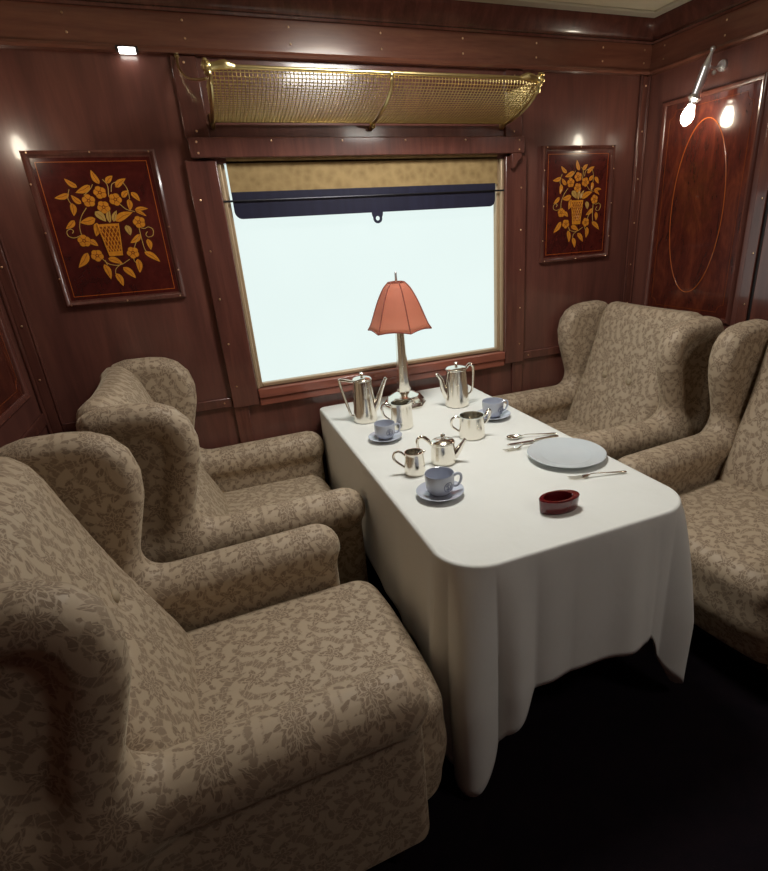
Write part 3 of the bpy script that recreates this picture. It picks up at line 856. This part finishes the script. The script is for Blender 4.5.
def cloth():
    rf = .125; rb = .03
    # perimeter, starting at the back-left, going to the front-left, front-right, back-right, along the back
    P = []
    def seg(a, b, n): 
        for i in range(n): t_ = i/n; P.append((a[0]*(1-t_)+b[0]*t_, a[1]*(1-t_)+b[1]*t_))
    def arcp(c, r, a0, a1, n):
        for i in range(n): a = math.radians(a0+(a1-a0)*i/n); P.append((c[0]+r*math.cos(a), c[1]+r*math.sin(a)))
    yb = -.035
    seg((TX0, yb-rb), (TX0, TY0+rf), 90)
    arcp((TX0+rf, TY0+rf), rf, 180, 270, 60)
    seg((TX0+rf, TY0), (TX1-rf, TY0), 70)
    arcp((TX1-rf, TY0+rf), rf, 270, 360, 60)
    seg((TX1, TY0+rf), (TX1, yb-rb), 90)
    arcp((TX1-rb, yb-rb), rb, 0, 90, 8)
    seg((TX1-rb, yb), (TX0+rb, yb), 40)
    arcp((TX0+rb, yb-rb), rb, 90, 180, 8)
    n = len(P); P = [Vector((*p, 0)) for p in P]
    N = []
    for i in range(n):
        t_ = (P[(i+1) % n]-P[i-1]).normalized(); N.append(Vector((t_.y, -t_.x, 0)))
    c = Vector((sum(p.x for p in P)/n, sum(p.y for p in P)/n, 0))
    for i in range(n):
        if N[i].dot(P[i]-c) < 0: N[i] = -N[i]
    S = [0]
    for i in range(n-1): S.append(S[-1]+(P[i+1]-P[i]).length)
    e = .435
    # arc-length positions of the two front corners (middle of the rounding)
    sL = S[90+30]; sR = S[90+60+70+30]
    g = lambda x, c_, w: math.exp(-((x-c_)/w)**2)
    H = []; FOLD = []; BACK = []
    for i in range(n):
        p = P[i]
        ax, ay = abs(N[i].x), abs(N[i].y)
        # distance from the table edge to the cloth's own border, walking outwards
        if i < 310 and (p.y < -.2):
            h = e*(1+.22*min(1, 2.2*min(ax, ay)))
            dl, dr = abs(S[i]-sL), abs(S[i]-sR)
            h += (.21*max(0, 1-dl/.21)**.9 + .20*max(0, 1-max((sR+.03-S[i])/.10, (S[i]-sR-.03)/.26))**1.0)*(1 if ay > .5 or i < 150 else .6)
            h = min(h, .715)
        else: h = e if p.y > yb-.001 and False else e
        if i >= 318 or p.y > yb-.028: h = min(h, e)
        H.append(h)
        f = 0
        x = S[i]-sL
        f += .066*abs(math.sin(PI*(x+.035)/.12))*math.exp(-(x/(.20 if x > -.1 else .13))**2)*(1 if x > -.035 else .42)+.010*g(x, 0, .12)+.010*g(x, -.34, .05)+.006*g(x, -.55, .06)
        x = S[i]-sR
        f += .075*g(x, .00, .035)-.030*g(x, -.075, .03)+.02*g(x, .11, .04)-.03*g(x, .07, .025)+.02*g(x, -.20, .05)
        FOLD.append(f)
    # smooth the hem a little
    for _ in range(10):
        H = [(H[i-1]+2*H[i]+H[(i+1) % n])/4 if not (i > 318) else H[i] for i in range(n)]
    m = MB(); V = []; F = []
    z0 = TZ+.006
    # top: concentric rings towards the centre
    fr_ = [0, .25, .5, .7, .85, .94, .985]
    V.append((c.x, c.y, z0)); 
    for q in fr_[1:]:
        for p in P: V.append((c.x+(p.x-c.x)*q, c.y+(p.y-c.y)*q, z0))
    # rounded edge, then the fall
    ed = [(-.006, 0), (-.002, .0015), (.001, .005), (.002, .011)]
    for off, dn in ed:
        for p, nn in zip(P, N): V.append((p.x+nn.x*off, p.y+nn.y*off, z0-dn))
    K = 26
    for k in range(1, K+1):
        for i in range(n):
            t_ = k/K; h = H[i]*t_; p = P[i]; nn = N[i]
            backside = p.y > yb-.002
            lx = min(1, max(0, (yb-p.y)/.15))
            flare = .0 if backside else .018*h*lx
            if abs(nn.x) > .99: flare *= .6
            fo = FOLD[i]*min(1, (h/.42))**.75*lx
            drift = .010*math.sin(S[i]*9+h*6)*h*lx if not (abs(nn.x) > .99) else 0
            off = .003+flare+fo+drift
            if off < .003: off = .003+off*.1
            V.append((p.x+nn.x*off, p.y+nn.y*off, z0-.011-h+.011*t_))
    R = len(fr_)-1+len(ed)+K
    for i in range(n): F.append((0, 1+i, 1+(i+1) % n))
    for r_ in range(R-1):
        for i in range(n):
            a = 1+r_*n+i; b2 = 1+r_*n+(i+1) % n
            F.append((a, a+n, b2+n, b2))
    m.add(V, F)
    o = m.build('tablecloth', LINEN, ang=80)
    sol = o.modifiers.new('thickness', 'SOLIDIFY'); sol.thickness = .002; sol.offset = -1
    return tag(o, 'long white linen tablecloth falling in folds to the floor at its corners', 'tablecloth')
cloth()

# ------------------------------------------------------------------ silver and china
T0 = TZ+.0068
def pot(name, label, cat, x, y, rot, R0, R1, H, spout, handle, lid=True, group=None):
    r = thing(name, label, cat, (x, y, T0), rot, group)
    prof = [(0, .001), (R0*.96, .001), (R0, .004), (R0, .010), (R0*.985, .02)]
    for q in range(1, 9):
        t_ = q/8; prof.append((R0*.985+(R1-R0*.985)*t_**1.1, .02+(H-.024)*t_))
    prof += [(R1*1.03, H-.002), (R1*1.03, H)]
    if lid:
        prof += [(R1*.96, H+.001), (0, H+.001)]
    else:
        prof += [(R1*.97, H), (R1*.95, H-.006), (R0*.90, .02), (0, .012)]
    m = MB(); m.lathe(prof, 48)
    m.build('body', SILVER, r)
    if lid:
        l = MB(); l.lathe([(R1*1.0, H+.001), (R1*1.0, H+.004), (R1*.9, H+.008), (R1*.4, H+.013), (.006, H+.016), (.0055, H+.020), (.008, H+.024), (.009, H+.028), (.006, H+.031), (0, H+.032)], 40)
        l.build('lid', SILVER, r)
    if spout:
        P, Rr = spout; MB().tube(P, Rr, 14, up=(0, 1, 0), smooth=6).build('spout', SILVER, r)
    for hpts, hr in handle:
        MB().tube(hpts, hr, 10, up=(0, 1, 0), smooth=6, flat=1.0).build('handle', SILVER, r)
    return r
GS = 'silver tea and coffee service on the table'
IR = -.39         # direction of the picture's horizontal on the table
pot('coffee_pot', 'tall silver coffee pot with angular handle at the left end of the service', 'coffee pot', -.240, -.340, IR, .052, .040, .184,
    ([(.040, 0, .055), (.058, 0, .085), (.075, 0, .125), (.098, 0, .178), (.104, 0, .186)], [.020, .015, .010, .0065, .006]),
    [([(-.036, 0, .176), (-.085, 0, .186), (-.097, 0, .180), (-.088, 0, .130), (-.066, 0, .040), (-.060, 0, .026), (-.047, 0, .024)], [.005, .0065, .007, .006, .006, .005, .005])], group=GS)
pot('coffee_pot', 'tall silver coffee pot near the window, its curved spout pointing left', 'coffee pot', .195, -.361, IR+PI+.15, .055, .046, .170,
    ([(.044, 0, .045), (.062, 0, .085), (.070, 0, .125), (.086, 0, .150), (.094, 0, .150)], [.019, .014, .010, .007, .007]),
    [([(-.042, 0, .165), (-.060, 0, .186), (-.076, 0, .178), (-.078, 0, .150), (-.072, 0, .070), (-.052, 0, .045)], [.005, .007, .007, .006, .005, .005])], group=GS)
pot('water_jug', 'open silver jug with curved handle in front of the lamp base', 'jug', -.129, -.503, IR, .046, .043, .108,
    ([(.030, 0, .090), (.040, 0, .102), (.050, 0, .110)], [.010, .008, .003]),
    [([(-.040, 0, .094), (-.064, 0, .104), (-.080, 0, .088), (-.074, 0, .055), (-.044, 0, .028)], [.005, .006, .006, .005, .005])], lid=False, group=GS)
pot('milk_jug', 'small open silver milk jug, nearest the left edge of the table', 'jug', -.251, -.952, IR, .036, .031, .078,
    ([(.020, 0, .066), (.028, 0, .074), (.038, 0, .080)], [.010, .008, .003]),
    [([(-.028, 0, .062), (-.048, 0, .080), (-.066, 0, .074), (-.066, 0, .050), (-.034, 0, .022)], [.004, .005, .005, .005, .004])], lid=False, group=GS)
pot('teapot', 'small silver teapot with looped handle and lid beside the milk jug', 'teapot', -.128, -.916, IR, .045, .041, .074,
    ([(.036, 0, .025), (.052, 0, .042), (.066, 0, .064), (.078, 0, .082)], [.017, .012, .008, .006]),
    [([(-.036, 0, .062), (-.052, 0, .084), (-.072, 0, .098), (-.088, 0, .086), (-.088, 0, .060), (-.080, 0, .046)], [.005, .007, .007, .006, .005, .004])], group=GS)
pot('sugar_bowl', 'open silver sugar bowl with two handles in the middle of the table', 'sugar bowl', .071, -.748, IR, .051, .048, .088, None,
    [([(-.044, 0, .078), (-.062, 0, .084), (-.078, 0, .070), (-.076, 0, .045), (-.048, 0, .022)], [.004, .005, .005, .005, .004]),
     ([(.044, 0, .050), (.060, 0, .062), (.072, 0, .095), (.066, 0, .106), (.056, 0, .090), (.046, 0, .080)], [.004, .005, .005, .005, .005, .004])], lid=False, group=GS)

def make_saucer(R=.074):
    r = MB().lathe([(0, .003), (.030, .003), (.031, .000), (.036, .000), (.040, .004), (R*.8, .009), (R, .0165), (R*1.005, .0185), (R*.985, .0190), (R*.8, .0125), (.040, .0075), (.026, .0062), (0, .0062)], 56).build('saucer', CERAMIC)
    return r
def cup_r(z):   # outer radius of the cup at height z
    return float(np.interp(z, [0, .004, .012, .026, .045, .068], [.026, .031, .0385, .0435, .0450, .0455]))
def make_cup():
    r = thing('tea_cup', '', 'cup')
    prof = [(0, .003), (.022, .003), (.023, 0), (.025, .000)]+[(cup_r(z), z) for z in np.linspace(.004, .068, 14)]+[(.0450, .0692), (.0435, .0685), (.0425, .045), (.040, .026), (.033, .012), (0, .008)]
    MB().lathe(prof, 48).build('bowl', CERAMIC, r)
    MB().tube([(cup_r(.056)-.003, 0, .056), (.056, 0, .062), (.066, 0, .056), (.066, 0, .040), (.056, 0, .024), (cup_r(.018)-.003, 0, .020)], [.005, .0045, .0042, .0042, .0042, .0045], 10, up=(0, 1, 0), smooth=6).build('handle', CERAMIC, r)
    # printed roundel with interlaced letters
    m = MB(); a0 = -1.05
    def S(u, v, lift=.0006):
        z = .036+v; rr = cup_r(z)+lift; a = a0+u/rr; return (rr*math.cos(a), rr*math.sin(a), z)
    R_ = .0150
    m.loop([S(R_*math.cos(t*PI/16), R_*math.sin(t*PI/16)) for t in range(32)], .0009, 5)
    m.tube([S(-.003, -.010), S(-.003, .010)], .0010, 5)
    m.tube([S(-.003, .009), S(.003, .008), S(.007, .002), S(.005, -.005), S(-.003, -.009)], .0010, 5, smooth=4)
    m.tube([S(-.010, .002), S(-.006, .006), S(-.001, .000), S(-.005, -.007), S(-.010, -.004)], .0008, 5, smooth=4)
    m.build('printed_emblem', NAVYINK, r, smooth=False)
    return r
GC = 'pale blue cups and saucers'
sa = make_saucer(); cu = make_cup()
CUPS = [(-.242, -1.140, 'pale blue saucer nearest the camera, under the nearest cup', 'pale blue cup nearest the camera, in front of the milk jug', IR+.10),
        (-.238, -.602, 'pale blue saucer at the left table edge, below the coffee pot', 'pale blue cup at the left table edge, below the angular-handled coffee pot', IR+.05),
        (.249, -.598, 'pale blue saucer at the right table edge, behind the sugar bowl', 'pale blue cup at the right table edge, behind the sugar bowl', IR+.25)]
for i, (x, y, ls, lc, rz) in enumerate(CUPS):
    s_ = sa if i == 0 else copy_tree(sa); s_.location = (x, y, T0); tag(s_, ls, 'saucer', 'pale blue saucers')
    c_ = cu if i == 0 else copy_tree(cu); c_.location = (x, y, T0+.0066); c_.rotation_euler = (0, 0, rz); tag(c_, lc, 'cup', 'pale blue cups')
    s_.scale = c_.scale = (.90,)*3 if i == 1 else (1, 1, 1)

# dinner plate with gently lobed rim
R = .133
lob = lambda t_, z: 1+.010*abs(math.sin(4*t_)) if z > .012 else 1
pt = MB().lathe([(0, .004), (.060, .004), (.062, 0), (.070, 0), (.076, .004), (.088, .009), (R*.98, .0165), (R, .019), (R*.985, .0205), (.096, .0135), (.086, .0105), (.078, .0075), (0, .0068)], 96, fn=lob).build('dinner_plate', PLATE, loc=(.262, -1.090, T0))
tag(pt, 'grey-blue dinner plate with lobed rim at the right table edge', 'plate')

# cutlery: local +x runs from the working end to the handle end
def handle_pts(z=.0035): return [(.058, 0, z+.004), (.075, 0, z+.008), (.110, 0, z+.006), (.150, 0, z+.003), (.185, 0, z+.001), (.194, 0, z+.001)]
def spoon(name, label, x, y, rz):
    r = thing(name, label, 'spoon', (x, y, T0), rz)
    m = MB(); V = []; F = []; n = 24; rings = [(1, .008), (.86, .0045), (.6, .002), (.3, .0008)]
    for sc_, z in rings:
        for k in range(n):
            a = 2*PI*k/n; V.append((.030+.031*sc_*math.cos(a), .020*sc_*math.sin(a)*(1-.18*math.cos(a)), z))
    V.append((.030, 0, .0006))
    for i in range(3):
        for k in range(n): F.append((i*n+k, i*n+(k+1) % n, (i+1)*n+(k+1) % n, (i+1)*n+k))
    for k in range(n): F.append((3*n+k, 3*n+(k+1) % n, 4*n))
    m.add(V, F); o = m.build('bowl', SILVER, r); s_ = o.modifiers.new('t', 'SOLIDIFY'); s_.thickness = .0012; s_.offset = 0
    MB().tube(handle_pts(), [.0035, .0030, .0035, .005, .008, .005], 10, up=(0, 0, 1), smooth=5, flat=.4).build('handle', SILVER, r)
    return r
def fork(name, label, x, y, rz):
    r = thing(name, label, 'fork', (x, y, T0), rz)
    m = MB()
    for k in range(4):
        yy = -.0105+.007*k
        m.tube([(.0, yy, .006), (.020, yy, .0022), (.045, yy, .0025), (.052, yy*.9, .004)], [.0008, .0014, .0016, .0018], 6, up=(0, 0, 1), smooth=4)
    m.build('tines', SILVER, r)
    m = MB(); m.tube([(.048, 0, .0035), (.056, 0, .0050), (.066, 0, .0075), (.074, 0, .009)], [.0118, .012, .007, .0035], 12, up=(0, 0, 1), smooth=4, flat=.15)
    m.tube([(.070, 0, .0085), (.085, 0, .011), (.120, 0, .009), (.160, 0, .006), (.188, 0, .004), (.196, 0, .004)], [.0032, .003, .0035, .005, .008, .005], 10, up=(0, 0, 1), smooth=5, flat=.4)
    m.build('handle', SILVER, r); return r
def knife(name, label, x, y, rz):
    r = thing(name, label, 'knife', (x, y, T0), rz)
    MB().prism([(0, -.004), (.02, -.009), (.105, -.010), (.112, -.004), (.112, .006), (.01, .006), (.002, .003)], .002, .0035, 'z').build('blade', SILVER, r, bevel=.0005)
    MB().tube([(.108, 0, .004), (.118, 0, .005), (.15, 0, .006), (.20, 0, .006), (.208, 0, .006)], [.004, .006, .006, .008, .006], 12, up=(0, 0, 1), smooth=4, flat=.55).build('handle', SILVER, r)
    return r
def between(p, q): return p[0], p[1], math.atan2(q[1]-p[1], q[0]-p[0])
spoon('dessert_spoon', 'silver spoon, farthest of the cutlery beyond the plate', *between((.172, -.842), (.345, -.892)))
knife('table_knife', 'silver knife lying between the spoon and the plate', *between((.140, -.898), (.350, -.925)))
fork('table_fork', 'silver fork tucked against the far rim of the plate', *between((.098, -.945), (.30, -.948)))
fork('table_fork', 'silver fork lying on the near side of the plate', *between((.160, -1.238), (.352, -1.288)))

# oxblood oval dish
m = MB(); V = []; F = []; n = 72
def ovr(t_, s): 
    c, s_ = math.cos(t_), math.sin(t_)
    a, b2 = .062*s, .034*s if s > .8 else .034*s
    return (a*abs(c)**.9*(1 if c > 0 else -1), b2*abs(s_)**1.12*(1 if s_ > 0 else -1))
prof = [(.0, .0), (.90, .0), (.95, .003), (1.0, .036), (1.01, .040), (.97, .0425), (.80, .0425), (.76, .040), (.74, .012), (0, .009)]
for (s_, z) in prof:
    for k in range(n):
        x, y = ovr(2*PI*k/n, s_)
        if .7 < s_ < .85: x = x*.92-.004
        V.append((x, y, z))
for i in range(len(prof)-1):
    for k in range(n): F.append((i*n+k, i*n+(k+1) % n, (i+1)*n+(k+1) % n, (i+1)*n+k))
m.add(V, F)
ash = m.build('oval_dish', RED, loc=(.022, -1.382, T0), rot=(0, 0, -.10))
tag(ash, 'small oxblood-red oval dish on the near part of the cloth', 'dish')

# ------------------------------------------------------------------ table lamp
lp = thing('table_lamp', 'silver table lamp with salmon hexagonal shade in front of the window', 'table lamp', (-.012, -.222, T0), -.40)
m = MB()
def poly_lathe(m, prof, n, rot=0):
    V = []; F = []
    for r_, z in prof:
        for k in range(n): a = 2*PI*k/n+rot; V.append((r_*math.cos(a), r_*math.sin(a), z))
    for i in range(len(prof)-1):
        for k in range(n): F.append((i*n+k, i*n+(k+1) % n, (i+1)*n+(k+1) % n, (i+1)*n+k))
    F.append(tuple(range(n))[::-1]); F.append(tuple((len(prof)-1)*n+k for k in range(n)))
    m.add(V, F)
poly_lathe(m, [(.100, 0), (.102, .006), (.098, .012), (.094, .024), (.074, .050), (.048, .062), (.032, .067), (.024, .069)], 8, .2)
m.build('base', SILVER, lp, ang=20, bevel=.002)
m = MB(); poly_lathe(m, [(.030, .060), (.033, .075), (.028, .14), (.024, .24), (.021, .36), (.012, .38)], 8, .2)
m.build('column', SILVER, lp, ang=20, bevel=.0015)
MB().tube([(0, 0, .36), (0, 0, .55), (0, 0, .556), (0, 0, .592)], [.003, .003, .006, .005], 10).sphere((0, 0, .594), .006, 10).build('finial', CHROME, lp)
def shade_pt(k, t_, corner=True):
    a = 2*PI*k/6+.38
    return a
prof = [(.036, .556), (.060, .530), (.087, .480), (.109, .426), (.128, .378), (.143, .354)]
m = MB(); V = []; F = []; per = 6*6
for (r_, z) in prof:
    for k in range(6):
        for j in range(6):
            a0, a1 = 2*PI*k/6+.92, 2*PI*(k+1)/6+.92
            p = Vector((r_*math.cos(a0), r_*math.sin(a0))).lerp(Vector((r_*math.cos(a1), r_*math.sin(a1))), j/6)
            sag = .008*math.sin(PI*j/6) if z < .36 else 0
            V.append((p.x*(1+.03*math.sin(PI*j/6)), p.y*(1+.03*math.sin(PI*j/6)), z+sag))
for i in range(len(prof)-1):
    for k in range(36): F.append((i*36+k, i*36+(k+1) % 36, (i+1)*36+(k+1) % 36, (i+1)*36+k))
m.add(V, F); sh = m.build('lamp_shade', SHADE, lp, ang=28)
sm = sh.modifiers.new('t', 'SOLIDIFY'); sm.thickness = .0015
m = MB()
for k in range(6):
    a0 = 2*PI*k/6+.92
    m.tube([(r_*1.01*math.cos(a0), r_*1.01*math.sin(a0), z) for r_, z in prof], .0026, 6, smooth=3)
for row, rr in ((0, .003), (5, .0032)):
    m.loop([V[row*36+k] for k in range(36)], rr, 6)
m.build('piping', SHADE_TRIM, sh)
m = MB(); m.tube([(-.036, 0, .548), (.036, 0, .548)], .002, 6).tube([(0, -.036, .548), (0, .036, .548)], .002, 6); m.build('shade_carrier', BRASS, lp)
MB().sphere((0, 0, .42), .024, 14, (1, 1, 1.4)).tube([(0, 0, .37), (0, 0, .40)], .012, 10).build('bulb', simple('unlit_bulb', (.8, .8, .78, 1), .2), lp)

# ------------------------------------------------------------------ lights
def area(name, loc, size, power, col, target=None, sy=None):
    l = bpy.data.lights.new(name, 'AREA'); l.energy = power; l.color = col; l.size = size
    if sy: l.shape = 'RECTANGLE'; l.size_y = sy
    o = bpy.data.objects.new(name, l); COL.objects.link(o); o.location = loc
    if target: o.rotation_euler = (Vector(target)-Vector(loc)).to_track_quat('-Z', 'Y').to_euler()
    return o
area('aisle_fill_light', (.85, -2.85, ZC-.085), .34, 5.0, (1, .97, .92))  # added frontal fill for the cloth and chairs
area('saloon_fill_light', (0, -.80, ZC-.085), .34, 15.5, (1, .99, .95))  # added overhead light, makes up for the weak window pane
for s in (1, -1):
    l = bpy.data.lights.new('torch_bulb_light', 'POINT'); l.energy = 3.0; l.color = (1, .82, .58); l.shadow_soft_size = .024
    o = bpy.data.objects.new('torch_bulb_light', l); COL.objects.link(o); o.location = (s*(XR-.126), -.386, 1.885)
w = bpy.data.worlds.new('world'); scene.world = w; w.use_nodes = True
w.node_tree.nodes['Background'].inputs[0].default_value = (.8, .85, .9, 1); w.node_tree.nodes['Background'].inputs[1].default_value = .05

# ------------------------------------------------------------------ camera
cam = bpy.data.cameras.new('camera'); co = bpy.data.objects.new('camera', cam); COL.objects.link(co)
r_ = Vector((0.92397541, -0.3780141, -0.05809282)); u_ = Vector((0.19340713, 0.33079386, 0.92367154)); f_ = Vector((0.32994411, 0.86468536, -0.37875601))
M = Matrix(((r_.x, u_.x, -f_.x, -.817401), (r_.y, u_.y, -f_.y, -2.5), (r_.z, u_.z, -f_.z, 1.512977), (0, 0, 0, 1)))
co.matrix_world = M
cam.sensor_fit = 'VERTICAL'; cam.sensor_height = 36; cam.lens = 36*534.752/871
cam.shift_x = -36.2197/871; cam.shift_y = 10.6525/871
cam.clip_start = .02
scene.camera = co
vs = scene.view_settings
vs.view_transform = 'Standard'; vs.look = 'None'; vs.gamma = 1; vs.exposure = 0; vs.use_curve_mapping = False
